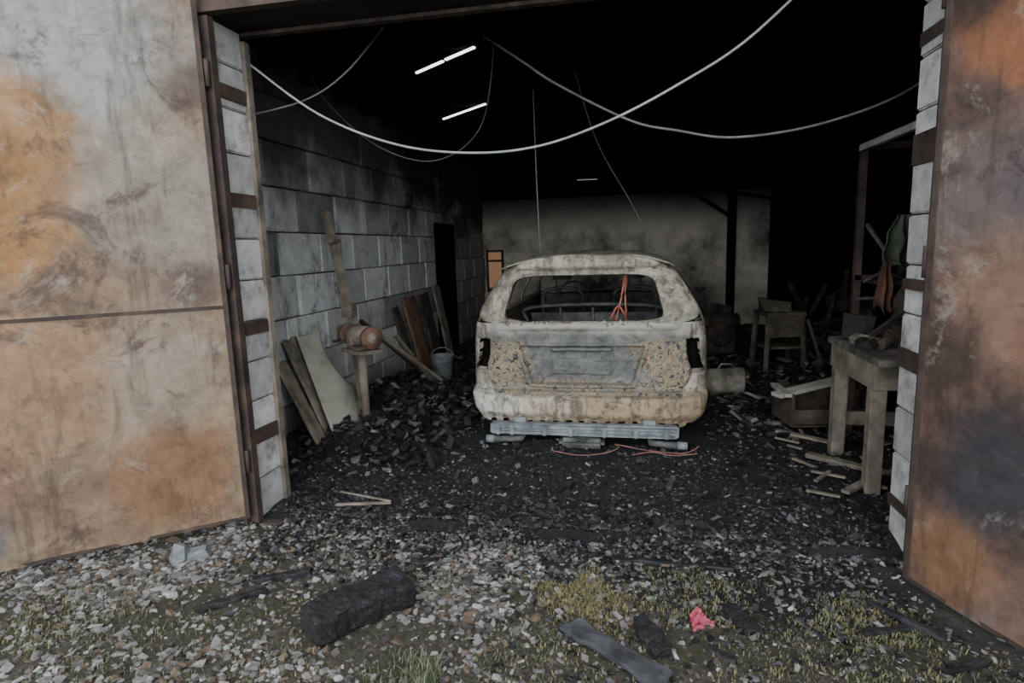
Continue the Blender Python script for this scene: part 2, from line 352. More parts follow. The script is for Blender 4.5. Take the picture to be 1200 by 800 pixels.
b=MB(); b.beam((OL-.02,3.12,-.03),(OR,3.14,-.03),.07,.04,0,jit=.004)
b.obj('threshold_rail',[BURNT])

# ---------------------------------------------------------------- doors
def door(name,hinge,dirv,mat,W,seam,seed,zb0=.02):
    ang=math.atan2(dirv[1],dirv[0]); e=empty(name,(hinge[0],hinge[1],0),(0,0,ang))
    b=MB()
    for (za,zb) in ((zb0,seam),(seam+.010,3.0)):
        for sgn in(1,-1):
            b.grid(40,40,lambda u,v:(.0+u*W,sgn*.006+.016*nz(u*W*2+seed,v*3+za*3,0)*(math.sin(u*math.pi)),za+(zb-za)*v),0)
    b.obj('door_sheet',[mat],e)
    b=MB()
    for x in(.01,W): b.box((x,0,1.5+zb0/2),(.025,.03,2.98-zb0),0)
    for z in(zb0+.01,seam,2.97): b.box((W/2,0,z),(W,.016,.018),0)
    b.obj('door_frame',[STEELD],e)
    b=MB()
    for z in(.4,1.5,2.6): b.tube([(-.02,0,z-.07),(-.02,0,z+.07)],.014)
    b.obj('door_hinges',[STEELD],e)
    return e
door('garage_door',(-2.275,3.03),(-.76,-.61),DL,1.80,1.33,1,.045)
door('garage_door.001',(1.265,2.91),(.22,-.50),DR,1.75,2.98,4)
b=MB(); b.box((OL-.01,3.09,1.45),(.06,.05,2.9),0); b.box((OL-.04,3.06,1.45),(.015,.07,2.9),0)
b.obj('steel_door_post',[STEELD])
b=MB(); b.beam((1.36,3.09,0),(1.36,3.09,2.9),.05,.05,0); b.obj('steel_door_post.001',[STEELD])

# ---------------------------------------------------------------- CAR
car=empty('burned_car',(-.37,4.74,0.0)); car.scale=(1.05,1,1)
WT=[(0,.80),(.2,.855),(.30,.895),(.42,.915),(.6,.915),(.85,.905),(.98,.89),(1.1,.855),(1.21,.80),(1.33,.73),(1.42,.665),(1.50,.60),(1.6,.5)]
def W(z):
    for i in range(len(WT)-1):
        if WT[i][0]<=z<=WT[i+1][0]:
            t=(z-WT[i][0])/(WT[i+1][0]-WT[i][0]); return WT[i][1]*(1-t)+WT[i+1][1]*t
    return .5
def rake(z):
    y=0
    if z>.98: y=(z-.98)*.42
    if z<.46: y=-.12*sst(.46,.41,z)+.05*sst(.30,.2,z)
    return y
def corner(x,z):
    q=min(1,abs(x)/W(z)); return .27*(1-(max(0,1-q**5))**.3)
def rect(x,z,x0,x1,z0,z1,s=.012): return sst(x0-s,x0+s,x)*sst(x1+s,x1-s,x)*sst(z0-s,z0+s,z)*sst(z1+s,z1-s,z)
def trap(x,z,xb,xt,z0,z1,s=.008):
    h=(z-z0)/(z1-z0); hw=xb+(xt-xb)*h
    return sst(hw+s,hw-s,abs(x+.03))*sst(z0-s,z0+s,z)*sst(z1+s,z1-s,z)
def tail(x,z):
    h=(z-.60)/(.27)
    if not 0<h<1: return 0
    lo=.865-.05*h-.02*math.sin(h*3.1); 
    return 1 if lo-.065<abs(x)<lo+.035 else 0
def rearpt(u,v):
    z=.2+.80*v; w=W(z); x=w*math.sin((u-.5)*math.pi)
    y=rake(z)+corner(x,z)
    y+=.065*trap(x,z,.38,.48,.50,.815)-.015*trap(x,z,.41,.51,.475,.84)
    y-=.050*rect(x,z,-.26,.20,.775,.80,.006)
    y-=.02*rect(x,z,-.25,.19,.58,.71,.006)
    y-=.022*sst(.93,.97,z)*sst(.72,.66,abs(x))
    g=min(abs(abs(x)-(.79 - .08*sst(.6,.4,z))),1)
    if .40<z<.98: y+=.035*sst(.014,.004,g)
    y+=.035*sst(.014,.004,abs(z-.425))*sst(.76,.74,abs(x))
    y+=.018*sst(.012,.003,abs(z-.60))*sst(.76,.82,abs(x))
    y+=.022*nz(x*1.2,z*1.2,1,6)*sst(.9,.6,abs(x))+.010*nz(x,z,2,18)
    if tail(x,z): y+=.12
    if v<.06: z+=(1-v/.06)*(.018*(1 if int((x+1)*20)%2 else -1)*sst(.8,.7,abs(x))+.035*nz(x*4,1,1))
    return (x,y,z)
def rmat(u,v):
    z=.2+.80*v; x=W(z)*math.sin((u-.5)*math.pi)
    if tail(x,z): return 2  # black colour stands in for the shade inside the tail-light hollows
    if z>.425 and abs(x)<(.79-.08*sst(.6,.4,z)): return 1
    return 0
b=MB(); b.grid(240,140,rearpt,mfn=rmat); b.obj('rear_panel',[CARB,TAILG,SOOTSHADE],car,solid=.008)
N=120
def rr(x0b,x1b,x0t,x1t,z0,z1,t):
    a=2*math.pi*t; n=7
    cx=math.copysign(abs(math.cos(a))**(2/n),math.cos(a)); sz=math.copysign(abs(math.sin(a))**(2/n),math.sin(a))
    h=(sz+1)/2; xl=x0b+(x0t-x0b)*h; xr=x1b+(x1t-x1b)*h
    return ((xl+xr)/2+cx*(xr-xl)/2, z0+(z1-z0)*h+(.012*nz(cx*4,3,0) if sz<-.9 else 0))
vs=[];K=12
for kx in range(K+1):
    q=kx/K
    for i in range(N):
        t=i/N; xi,zi=rr(-.655,.605,-.56,.51,1.005,1.375,t)
        a=2*math.pi*t
        cx=math.cos(a); sz=math.sin(a); n=6
        sx=math.copysign(abs(cx)**(2/n),cx); sy=math.copysign(abs(sz)**(2/n),sz)
        zo=.985+(1.50-.985)*(sy+1)/2; xo=sx*W(zo)*1.0
        zo+=.03*(1-min(1,abs(xo)/.6)**2)*sst(.5,1,sy)
        x=xi+(xo-xi)*q; z=zi+(zo-zi)*q
        y=rake(z)+corner(x,min(z,1.5))*.9
        y+=.03*sst(.3,0,q)+.02*sst(.06,0,abs(q-.52))*(1 if abs(cx)>.5 else 0)
        if z>1.41: y-=.06*sst(1.41,1.46,z)*sst(.62,.5,abs(x))
        y+=.008*nz(x,z,5,9)
        vs.append((x,y,z))
fs=[(kx*N+i,kx*N+(i+1)%N,(kx+1)*N+(i+1)%N,(kx+1)*N+i) for kx in range(K) for i in range(N)]
b=MB(); b.add(vs,fs,0,smooth=True); b.obj('tailgate_frame',[CARB],car,solid=.02)
b=MB()
for i in range(60):
    x=-.62+i*.0205; b.stone((x+U(-.01,.01),-.01+U(0,.03),.985+U(-.012,.02)),(U(.03,.06),U(.03,.05),U(.02,.05)),(1,1,1))
b.obj('molten_trim',[CARB],car)
b=MB(); ring=[]
for i in range(N):
    xi,zi=rr(-.665,.615,-.57,.52,.995,1.385,i/N); ring.append((xi,rake(zi)+corner(xi,zi)*.9+.075,zi))
b.tube(ring,.018,0,8,closed=True); b.obj('window_seal_remains',[BURNT],car)
def roofpt(u,v):
    x=(u-.5)*2; y=.16+v*2.75; w=.66
    z=1.44+.09*(1-abs(x)**3.2)+.02*math.sin(v*math.pi)-.02*nz(x,y,0,2.0)*(1-x*x); return (x*w,y,z)
b=MB(); b.grid(30,50,roofpt)
b.obj('roof',[CARB],car,solid=.012)
def side(sg):
    def arch(y):
        zb=.22
        for yc in(.92,3.62):
            d=abs(y-yc)
            if d<.39: zb=max(zb,.25+math.sqrt(max(0,.39**2-d*d)))
        return zb
    def f(u,v):
        y=.26+u*4.15; zb=arch(y); z=zb+(1.0-zb)*v
        x=W(z)*(1-.10*sst(3.6,4.4,y))
        x-=.012*max(sst(.012,.004,abs(y-1.35)),sst(.012,.004,abs(y-2.3)),sst(.012,.004,abs(y-3.15)))
        if y>3.2: z-=.12*sst(3.2,4.4,y)*v
        return (sg*x,y,z)
    b.grid(150,20,f,0)
    def strip(y0b,y1b,y0t,y1t,za=.99,zt=1.46):
        def g(u,v):
            z=za+(zt-za)*v; y=(y0b+(y1b-y0b)*u)*(1-v)+(y0t+(y1t-y0t)*u)*v
            return (sg*W(z),y,z)
        b.grid(4,10,g,0)
    strip(.24,.55,.40,.62); strip(1.32,1.42,1.34,1.42); strip(2.25,2.35,2.25,2.33); strip(3.68,3.80,2.85,2.92)
    def rail(u,v):
        z=1.39+.07*v; return (sg*W(z),.35+u*2.55,z)
    b.grid(20,3,rail,0)
    def sill(u,v): return (sg*(W(1.0)-.05*v),.3+u*3.4,1.0-.02*v)
    b.grid(20,2,sill,0)
b=MB(); side(1); side(-1); b.obj('body_sides',[CARB],car,solid=.012)
b=MB()
b.grid(20,16,lambda u,v:((u-.5)*1.6,3.72+v*.75,1.0-.14*v-.04*abs(u-.5)*2),0)
b.grid(20,8,lambda u,v:((u-.5)*1.62,4.47+.08*(1-(2*u-1)**2)+.03*v,.86-.62*v),0)
b.obj('bonnet_and_front',[CARB],car,solid=.01)
b=MB()
b.box((0,2.1,.30),(1.62,3.6,.05),0)
b.box((0,3.55,.72),(1.55,.08,.5),0)
b.beam((-.8,3.3,.9),(.8,3.3,.9),.1,.16,0)
for sx in(-.38,.38):
    b.tube(smooth_path([(sx-.22,2.25,.42),(sx-.22,2.05,.9),(sx-.17,2.0,1.12),(sx+.17,2.0,1.12),(sx+.22,2.05,.9),(sx+.22,2.25,.42)]),.02,0)
    for zz in(.55,.7,.85,1.0): b.tube([(sx-.2,2.12,zz),(sx+.2,2.12,zz)],.008,0)
    for d in(-.06,.06): b.tube([(sx+d,2.0,1.1),(sx+d,1.98,1.26)],.008,0)
    b.tube([(sx-.1,1.98,1.26),(sx+.1,1.98,1.26)],.02,0)
    b.box((sx,2.45,.5),(.46,.5,.06),0)
b.tube(smooth_path([(-.6,1.2,.45),(-.6,1.05,.85),(-.55,1.02,1.03),(.55,1.02,1.03),(.6,1.05,.85),(.6,1.2,.45)]),.018,0)
for xx in(-.3,0,.3): b.tube([(xx,1.18,.45),(xx,1.03,1.02)],.012,0)
b.box((0,1.12,.70),(1.15,.01,.55),0,rot=(.2,0,0))
b.tube([(-.36+.18*math.cos(a),3.05+.05*math.sin(a),.98+.17*math.sin(a)) for a in [i*math.pi/10 for i in range(20)]],.012,0,closed=True)
b.obj('interior_frame',[DGALV],car)
b=MB()
b.tube(smooth_path([(.23,.12,1.00),(.27,.25,1.18),(.30,.3,1.37)]),.008,0); b.tube(smooth_path([(.31,.14,1.0),(.30,.25,1.2),(.31,.32,1.37)]),.007,0)
b.tube(smooth_path([(.19,.12,1.02),(.25,.15,1.12),(.31,.14,1.02)]),.008,0)
b.obj('rusted_strut',[REDC],car)
b=MB()
b.box((-.02,-.13,.165),(1.42,.07,.10),0,bev=.012,jit=.004)
b.box((-.02,-.175,.188),(1.38,.03,.022),0,bev=.006,jit=.003); b.box((-.02,-.175,.138),(1.36,.03,.02),0,bev=.006,jit=.003)
for x in(-.66,-.55,-.3,-.1,.15,.38,.6): b.box((x,-.18,.162),(.035,.04,.08),0,bev=.006)
for x in(-.5,.48): b.box((x,.1,.2),(.09,.45,.1),0)
b.obj('bumper_beam',[GALV],car)
b=MB()
b.box((-.02,-.05,.07),(.34,.34,.08),0,bev=.03); b.box((-.02,-.14,.10),(.10,.12,.03),0,bev=.01)
b.tube([(-.70,-.16,.075),(-.5,-.14,.075),(-.45,.5,.12)],.028,0,12); b.tube([(.68,-.16,.065),(.5,-.14,.07),(.45,.5,.12)],.028,0,12)
b.tube([(-.70,-.16,.075),(-.76,-.16,.075)],.033,1,12); b.tube([(.68,-.16,.065),(.75,-.16,.065)],.033,1,12)
b.tube([(-.75,.92,.2),(.75,.92,.2)],.045,0,12); b.tube([(-.75,3.62,.2),(.75,3.62,.2)],.045,0,12)
for x in(-.45,.45): b.tube([(x,.7,.16),(x*.9,-.05,.16)],.03,0); 
b.obj('exhaust_and_axles',[DGALV,GALV],car)
b=MB()
for sx in(-.76,.76):
    for yc in(.92,3.62):
        pr=[(-.1,.23),(-.09,.21),(0,.19),(.08,.21),(.1,.235)]
        n=28; vs=[];fs=[]
        for (dx,r) in pr:
            for i in range(n):
                a=2*math.pi*i/n; vs.append((sx+dx,yc+r*math.cos(a),.235+r*math.sin(a)))
        for kx in range(4):
            for i in range(n): fs.append((kx*n+i,kx*n+(i+1)%n,(kx+1)*n+(i+1)%n,(kx+1)*n+i))
        b.add(vs,fs,0,smooth=True)
        for i in range(6):
            a=i*math.pi/3; b.beam((sx+math.copysign(.06,sx),yc,.235),(sx+math.copysign(.06,sx),yc+.21*math.cos(a),.235+.21*math.sin(a)),.04,.03,0)
        b.tube([(sx-.04,yc,.235),(sx+.08*(1 if sx>0 else -1),yc,.235)],.06,0,12)
b.obj('wheel_rims',[STEELD],car,solid=.008)

# ---------------------------------------------------------------- scatter
def offcar(x,y): return not(-1.3<x<.6 and 4.7<y<9.3)
b=MB()
def gcol():
    q=R()
    if q<.46: t=U(.14,.29); return (t,t*.97,t*.92)
    if q<.54: t=U(.30,.44); return (t,t*.98,t*.95)
    if q<.86: t=U(.05,.13); return (t,t*.94,t*.85)
    return (.13,.095,.065)
cnt=0
while cnt<6600:
    x=U(-3.6,.3); y=U(1.5,3.1)
    p=sst(.2,-1.1,x)*.9+.04
    p*=.12+.88*sst(-.2,.2,nz(x,y,7,1.8))
    p*=.25+.75*sst(2.0,2.55,y)
    if R()>p: continue
    s=U(.008,.038)*(1.5 if R()<.08 else 1)
    if R()<.6: b.stone((x,y,gz(x,y)+s*.08),(s*U(.9,1.7),s,s*U(.45,.75)),gcol())
    else: b.chunk((x,y,gz(x,y)+s*.08),(s*U(.9,2.0),s,s*U(.3,.6)),gcol())
    cnt+=1
for i in range(4500):
    x=U(-3.4,2.2); y=U(1.4,3.1); s=U(.006,.02); b.chunk((x,y,gz(x,y)+s*.15),(s*U(.9,2.2),s,s*.4),gcol())
b.obj('gravel',[TONE])
b=MB()
def ccol():
    q=R()
    if q<.66: t=U(.006,.022); return (t,t,t*1.1)
    if q<.93: t=U(.025,.07); return (t,t*1.02,t*1.08)
    t=U(.10,.24); return (t,t*1.0,t*1.02)
cnt=0
while cnt<24000:
    y=3.2+(YB-3.6)*R()**2.4; x=U(XL+.08,XR-.2)
    if not offcar(x,y): continue
    if y<YF and not(OL+.05<x<OR-.05): continue
    s=U(.005,.024)*(2.2 if R()<.06 else 1)*(1+.7*sst(4,6,y)); cnt+=1
    b.chunk((x,y,fz(x,y)+s*.15),(s*U(.8,2.2),s,s*U(.3,.7)),ccol())
for i in range(8500):
    x=U(-2.1,1.6); y=3.25-abs(random.gauss(0,.34 if x<-.8 else .55)); s=U(.005,.03)
    if y<1.6 or x>1.23+(2.91-y)*.44-.06: continue
    if i%3==0: y=U(3.0,3.25)
    b.chunk((x,y,gz(x,y)+s*.15+(.012 if y>3.05 else 0)),(s*U(.8,2.0),s,s*U(.35,.8)),ccol() if R()<.85 else (.15,.14,.12))
b.obj('charcoal_debris',[TCHAR])
b=MB()
for i in range(620):
    x=U(-2.7,-1.42); y=U(4.0,6.8); s=U(.025,.08); b.chunk((x,y,fz(x,y)+.01+U(0,.05)),(s*U(1,2.4),s,s*U(.3,.7)),ccol() if R()<.6 else (.014,.014,.016),tilt=.8)
b.obj('charred_rubble_heap',[TCHAR])
b=MB()
for i in range(260):
    x=U(.8,2.8); y=U(4.9,8.5); s=U(.03,.09); b.chunk((x,y,fz(x,y)+.01+U(0,.04)),(s*U(1,3),s,s*U(.3,.7)),random.choice([(.014,.014,.016),(.014,.014,.016),(.04,.04,.04),(.10,.085,.07),(.16,.14,.12)]),tilt=.7)
b.obj('charred_rubble_heap.001',[TCHAR])
b=MB()
def tuft(cx,cy,r,n,h,cols):
    for i in range(n):
        a=U(0,6.3); q=r*math.sqrt(R())*(.6+.8*abs(nz(a*1.5,cx*7,cy*3))*1.6); x=cx+q*math.cos(a);y=cy+q*math.sin(a); z=gz(x,y)
        hh=h*U(.4,1.2); d=U(0,6.3); l=hh*U(.3,1.1); w=U(.0015,.0035)
        dx,dy=math.cos(d),math.sin(d); px,py=-dy*w,dx*w
        b.add([(x-px,y-py,z),(x+px,y+py,z),(x+dx*l*.4+px*.7,y+dy*l*.4+py*.7,z+hh*.7),(x+dx*l*.4-px*.7,y+dy*l*.4-py*.7,z+hh*.7),(x+dx*l,y+dy*l,z+hh)],[(0,1,2,3),(3,2,4)],0,random.choice(cols))
G=[(.08,.11,.05),(.11,.135,.07),(.15,.165,.10),(.21,.20,.14)]
Y=[(.24,.22,.10),(.29,.25,.13),(.15,.155,.07),(.19,.15,.09)]
tuft(-.80,1.98,.08,300,.055,G); tuft(-.87,1.93,.18,300,.03,G)
tuft(-.22,2.58,.19,3400,.022,Y); tuft(-.1,2.45,.25,1200,.015,Y); tuft(.3,2.65,.3,1700,.017,Y+G); tuft(-.9,2.55,.15,250,.02,G)
tuft(1.0,2.6,.25,1800,.018,G+Y); tuft(.7,2.2,.4,2200,.016,G+Y); tuft(-2.6,2.1,.35,1500,.02,G+Y); tuft(-.4,2.1,.35,1500,.015,G+Y)
tuft(-2.0,1.8,.4,1500,.018,G); tuft(1.15,3.3,.15,250,.05,G); tuft(-1.5,1.9,.35,900,.016,G+Y); tuft(1.2,2.15,.3,1000,.022,G+Y)
b.obj('grass',[TGRASS])

def at(x,y,dz=0): return (x,y,gz(x,y)+dz)
b=MB(); b.rough((-.235,0,0),(.235,0,0),.18,.135,0,30,.016); b.obj('charred_timber_block',[ALLIG],None,at(-1.20,2.28,.065),(0.05,0.02,math.radians(52)))
b=MB(); b.rough(at(-.26,2.34,.02),at(.12,2.06,.02),.11,.022,0,20,.018); b.obj('charred_plank',[CGREY])
b=MB(); b.rough(at(.03,2.42,.02),at(.12,2.22,.02),.08,.04,0,12,.02,3); b.obj('charred_offcut',[ALLIG])
b=MB(); b.rough(at(.42,2.60,.01),at(.50,2.42,.01),.075,.02,0,10,.02,5); b.obj('charred_offcut.001',[ALLIG])
b=MB(); b.rough(at(-1.15,2.80,.0),at(-.3,2.84,.0),.06,.03,0,24,.015,8); b.obj('charred_plank.001',[CHAR])
b=MB(); b.beam(at(-1.85,3.30,.04),at(-1.5,3.36,.04),.02,.012,0); b.beam(at(-1.9,3.47,.05),at(-1.5,3.36,.05),.010,.010,0); b.obj('metal_bracket',[WOODG])
b=MB(); b.grid(12,12,lambda u,v:((u-.5)*.11*(1-.5*v)+.02*nz(v*4,u*5,1),(v-.5)*.09,.015+.05*nz(u*3,v*3,2,1.6)+.04*v*(1-abs(u-.5)*2)),0,smooth=False)
b.obj('crumpled_paper',[PINK],None,at(.29,2.47,.0),(.3,0,.4),solid=.002)
b=MB(); b.stone((0,0,.05),(.14,.12,.16),(1,1,1)); b.beam((-.02,0,.03),(.13,.06,.05),.05,.05,0,jit=.01); b.obj('concrete_chunk',[GALV],None,at(-2.42,2.62,0))
for i,(p,q,w) in enumerate([((1.15,2.30),(1.34,2.38),.03),((.98,2.1),(1.05,1.95),.02),((.95,2.5),(1.15,2.57),.035),((-1.98,2.2),(-1.78,2.42),.05),((-1.9,2.5),(-1.65,2.62),.05),((1.05,2.75),(1.25,2.5),.04),((-.1,2.95),(.5,2.9),.04),((.3,2.3),(.40,2.22),.04)]):
    b=MB(); b.rough(at(*p,.010),at(*q,.012),w,w*.6,0,12,.014,i*3); b.obj('charred_stick' if i==0 else 'charred_stick.%03d'%i,[CHAR if i!=1 else WOODG])

# ---------------------------------------------------------------- left side items
e=empty('bench_grinder_on_stand',(-2.30,4.75,.12),(0,0,math.radians(-38))); e.scale=(1.1,1.1,1.04)
b=MB()
b.tube([(0,0,.02),(0,.0,.62)],.035,0,12); b.box((0,0,.63),(.30,.2,.03),0); b.tube([(0,0,0),(0,0,.03)],.15,0,20)
b.obj('stand',[WOODG],e)
b=MB(); b.tube([(-.13,0,.75),(-.11,0,.75),(.11,0,.75),(.13,0,.75)],[.06,.09,.09,.06],0,20); b.tube([(-.24,0,.75),(.24,0,.75)],.016,0)
b.box((0,0,.67),(.16,.12,.06),0); b.box((.0,-.09,.72),(.06,.03,.06),0); b.box((-.28,0,.74),(.12,.1,.14),0,bev=.01); b.obj('motor',[WOODG],e)
b=MB(); 
for s in(-1,1): b.tube([(s*.165,0,.75),(s*.20,0,.75)],.09,0,28); b.tube([(s*.15,0,.75),(s*.215,0,.75)],.045,1,14); b.box((s*.19,-.1,.70),(.07,.07,.015),2)
b.obj('grinding_wheels',[WOODB,WOODG,STEELD],e)
b=MB(); b.beam((-2.45,4.95,.9),(-2.70,5.05,1.98),.065,.05,0); b.beam((-2.38,4.9,.15),(-2.45,4.95,.9),.08,.06,0); b.box((-2.62,5.0,1.72),(.07,.16,.03),0); b.box((-2.5,4.97,1.1),(.10,.10,.12),0); b.obj('wooden_upright',[WOODG])
def leaning(nm,x0,y0,x1,y1,zt,w,mat,zb=.05,th=.02):
    b=MB(); M=Vector((x1-x0,y1-y0,zt-zb)); 
    def f(u,v):
        p=Vector((x0,y0,zb))+M*v; return (p.x+.012*nz(u*2,v*3),p.y+(u-.5)*w,p.z+(.03*nz(u*5,y0,0) if v>.99 else 0))
    b.grid(8,20,f,0); return b.obj(nm,[mat],solid=th)
leaning('leaning_board',-2.50,4.50,-2.80,4.45,.92,.2,WOODG,.1); leaning('leaning_board.001',-2.58,7.2,-2.80,7.2,1.02,.42,WOODB); leaning('leaning_board.002',-2.6,7.75,-2.8,7.75,1.02,.35,BURNT); leaning('leaning_board.003',-2.6,8.3,-2.8,8.3,1.1,.3,WOODG)
leaning('leaning_board.004',-2.5,6.65,-2.8,6.75,.95,.16,BURNT); leaning('leaning_board.005',-2.48,4.28,-2.8,4.3,.75,.16,WOODG,.1)
def fend(u,v):
    y=4.80+(u-.5)*.60-.12*(1-v); z=.10+.90*v; x=-2.42-.36*v+.07*math.sin(u*math.pi)
    return (x,y,z)
b=MB(); b.grid(60,80,fend,0,skip=lambda u,v:((u-1.0)/.62)**2+((v-.78)/.42)**2<1 or (v>.93 and u<.3)); b.obj('burnt_fender_panel',[PALE],solid=.012)
b=MB(); b.beam((-2.35,5.2,.85),(-2.1,6.4,.1),.05,.035,0); b.beam((-2.3,5.5,.8),(-2.2,6.35,.1),.04,.03,0); b.obj('leaning_batten',[WOODG])
b=MB(); b.beam((-2.6,5.4,.95),(-2.35,6.5,.15),.04,.03,0); b.obj('leaning_batten.001',[BURNT])
b=MB(); n=24; vs=[];fs=[]
prof=[(.0,.0),(.11,.0),(.14,.28),(.15,.285),(.135,.28),(.105,.02),(0,.02)]
for (r,z) in prof:
    for i in range(n): a=2*math.pi*i/n; vs.append((r*math.cos(a),r*math.sin(a),z))
for kx in range(len(prof)-1):
    for i in range(n): fs.append((kx*n+i,kx*n+(i+1)%n,(kx+1)*n+(i+1)%n,(kx+1)*n+i))
b.add(vs,fs,0,smooth=True); b.tube([(.14*math.cos(a),.14*math.sin(a)*.3-.02,.27+.1*math.sin(a)) for a in [i*math.pi/12 for i in range(13)]],.004,0)
b.obj('metal_bucket',[GALV],None,(-2.2,6.65,fz(-2.2,6.65)))
b=MB(); b.box((XL+.04,8.9,1.0),(.04,.9,2.0),0); b.obj('doorway_dark_panel',[SOOTSHADE])  # flat near-black sheet, painted shade of an open doorway, no door leaf
k=NT('warm_window'); k.b.inputs['Emission Color'].default_value=(1,.55,.33,1); k.b.inputs['Emission Strength'].default_value=.12; WW=k.out((.5,.3,.18))
b=MB(); b.box((-2.62,YB-.02,1.1),(.26,.02,.5),0); b.box((-2.62,YB-.02,1.45),(.26,.02,.14),0)
for x in(-2.77,-2.47): b.box((x,YB-.03,1.15),(.04,.05,.78),1)
for z in(.80,1.36,1.55): b.box((-2.62,YB-.03,z),(.34,.05,.04),1)
b.obj('window_1',[WW,STEELD])

# ---------------------------------------------------------------- right side items
e=empty('wooden_workbench',(.05,-.13,0))
b=MB()
for (x,y) in((1.43,4.08),(1.43,4.75),(2.05,4.08),(2.05,4.75)): b.box((x,y,.42),(.09,.09,.84),0,bev=.006,jit=.003)
b.box((1.40,4.42,.77),(.03,.80,.16),0); b.box((1.74,4.04,.77),(.66,.03,.16),0); b.box((1.74,4.79,.3),(.62,.03,.1),0)
b.obj('legs_and_apron',[WOODG],e)
b=MB()
for i in range(4): b.box((1.47+i*.18,4.42,.87),(.175,.94+U(-.04,.04),.045),0,bev=.004,jit=.003)
b.obj('bench_top',[simple('burnt_bench_top',[(.35,(.03,.027,.025)),(.55,(.10,.088,.075)),(.75,(.26,.23,.19))],5)],e)
b=MB(); b.box((1.72,4.35,.95),(.12,.25,.1),0,bev=.02); b.box((1.72,4.2,1.0),(.14,.05,.08),0); b.tube([(1.72,4.18,.95),(1.72,4.0,.95)],.015,0); b.tube([(1.65,4.02,.95),(1.79,4.02,.95)],.008,0)
b.obj('bench_vise',[STEELD])
b=MB()
for i in range(60): 
    x=U(1.48,2.15);y=U(3.95,4.7); s=U(.02,.08); b.chunk((x,y,.895+s*.3),(s*1.8,s,s),random.choice([(.02,.02,.02),(.05,.045,.04),(.12,.10,.08),(.2,.18,.15)]))
b.box((1.55,4.55,.99),(.12,.16,.16),0,(0,.1,.3),(.05,.045,.04),jit=.01); b.tube([(1.95,4.5,.9),(1.95,4.5,1.08)],.06,0,14,col=(.09,.08,.07)); b.beam((1.5,4.3,.92),(2.0,4.6,1.2),.03,.03,0,(.08,.07,.06))
b.obj('burnt_bench_clutter',[TCHAR])
b=MB(); b.box((1.72,5.12,1.12),(.05,.05,2.26),0); b.box((1.72,4.6,2.28),(.045,1.1,.045),1); b.box((2.5,5.12,2.28),(1.6,.05,.05),0); b.box((2.5,5.12,1.3),(1.6,.05,.04),0); b.box((2.35,4.9,1.28),(1.2,.45,.03),0)
b.box((2.95,5.12,1.12),(.05,.05,2.26),0); b.obj('steel_shelf_frame',[STEELD,PIPE])
b=MB()
for i in range(12):
    x=U(1.85,2.8); s=U(.08,.2); 
    if R()<.5: b.box((x,U(4.8,5.0),1.30+s/2),(s,s*.8,s),0,(0,0,U(0,3)),jit=.01)
    else: y=U(4.8,5.0); b.tube([(x,y,1.30),(x,y,1.30+s*1.3)],s*.35,0,14)
b.obj('burnt_shelf_tins',[BURNT])
def rag(nm,x,y,z0,z1,w,mat,s):
    b=MB()
    def f(u,v):
        ww=w*(.35+.65*sst(0,.5,v))*(1-.25*sst(.7,1,v)*abs(nz(u*3,s)))
        return (x+(u-.5)*ww+.03*nz(v*3,s,1),y+.04*math.sin(u*14+s)*(.4+v)+.02*nz(u,v*4,s),z1+(z0-z1)*v+.06*nz(u*5,s,0)*v)
    b.grid(24,22,f,0); return b.obj(nm,[mat],solid=.006)
rag('hanging_rag',1.72,4.55,1.10,1.46,.10,RUSTO,1); rag('hanging_rag.001',1.78,4.5,1.42,1.75,.24,simple('green_rag',[(.3,(.03,.035,.025)),(.7,(.13,.155,.11))],6),5)
rag('hanging_rag.002',1.88,4.5,.98,1.35,.24,BURNT,8)
b=MB(); b.beam((1.70,4.9,1.28),(1.85,4.4,1.50),.02,.02); b.beam((1.68,4.95,1.15),(1.85,4.5,1.2),.025,.02); b.beam((1.66,4.8,1.70),(1.76,4.6,1.45),.02,.02); b.obj('metal_rods',[DGALV])
e=empty('broken_wooden_crate',(1.55,5.3,.08),(0,0,.15))
b=MB(); b.box((-.3,0,.15),(.03,.4,.26),0); b.box((.3,0,.15),(.03,.4,.26),0); b.box((0,.2,.15),(.6,.03,.24),0); b.box((0,-.2,.1),(.6,.03,.12),0); b.box((0,0,.02),(.6,.4,.02),0)
b.obj('crate_sides',[BURNT],e)
b=MB(); b.beam((-.40,-.1,.26),(.34,.12,.36),.12,.03,0); b.beam((-.34,-.2,.28),(-.3,.2,.28),.06,.03,0); b.obj('loose_plank',[PALE],e)
b=MB(); b.beam((1.25,4.5,.06),(1.75,4.15,.05),.06,.03); b.beam((1.3,3.85,.05),(1.55,4.1,.06),.05,.02); b.beam((1.15,5.0,.08),(1.5,4.8,.06),.05,.02)
for i in range(14):
    a=U(0,3); x=U(1.15,1.9);y=U(3.6,5.0); l=U(.08,.22); b.beam((x,y,.06),(x+l*math.cos(a),y+l*math.sin(a),.07),.025,.012)
b.obj('scrap_boards',[WOODG])
b=MB(); P=[(-.2,.10),(-.19,.135),(-.1,.14),(0,.13),(.1,.14),(.19,.135),(.2,.10)]
b.tube([(p[0],0.02*math.sin(p[0]*20),.13) for p in P],[p[1] for p in P],0,24); b.tube([(.2,0,.16),(.25,0,.17)],.02,0); b.tube([(-.08,0,.26),(-.05,0,.31),(.06,0,.31),(.08,0,.26)],.01,0)
b.obj('metal_canister',[simple('canister_metal',[(.3,(.06,.055,.045)),(.5,(.22,.20,.165)),(.7,(.38,.35,.31))],6)],None,(.97,6.5,.02),(0,0,.2))
e=empty('workshop_trolley',(1.75,7.7,.03),(0,0,.2))
b=MB()
for (x,y) in((-.2,-.18),(.2,-.18),(-.2,.18),(.2,.18)): b.beam((x*1.15,y*1.2,0),(x,y,.68),.05,.05)
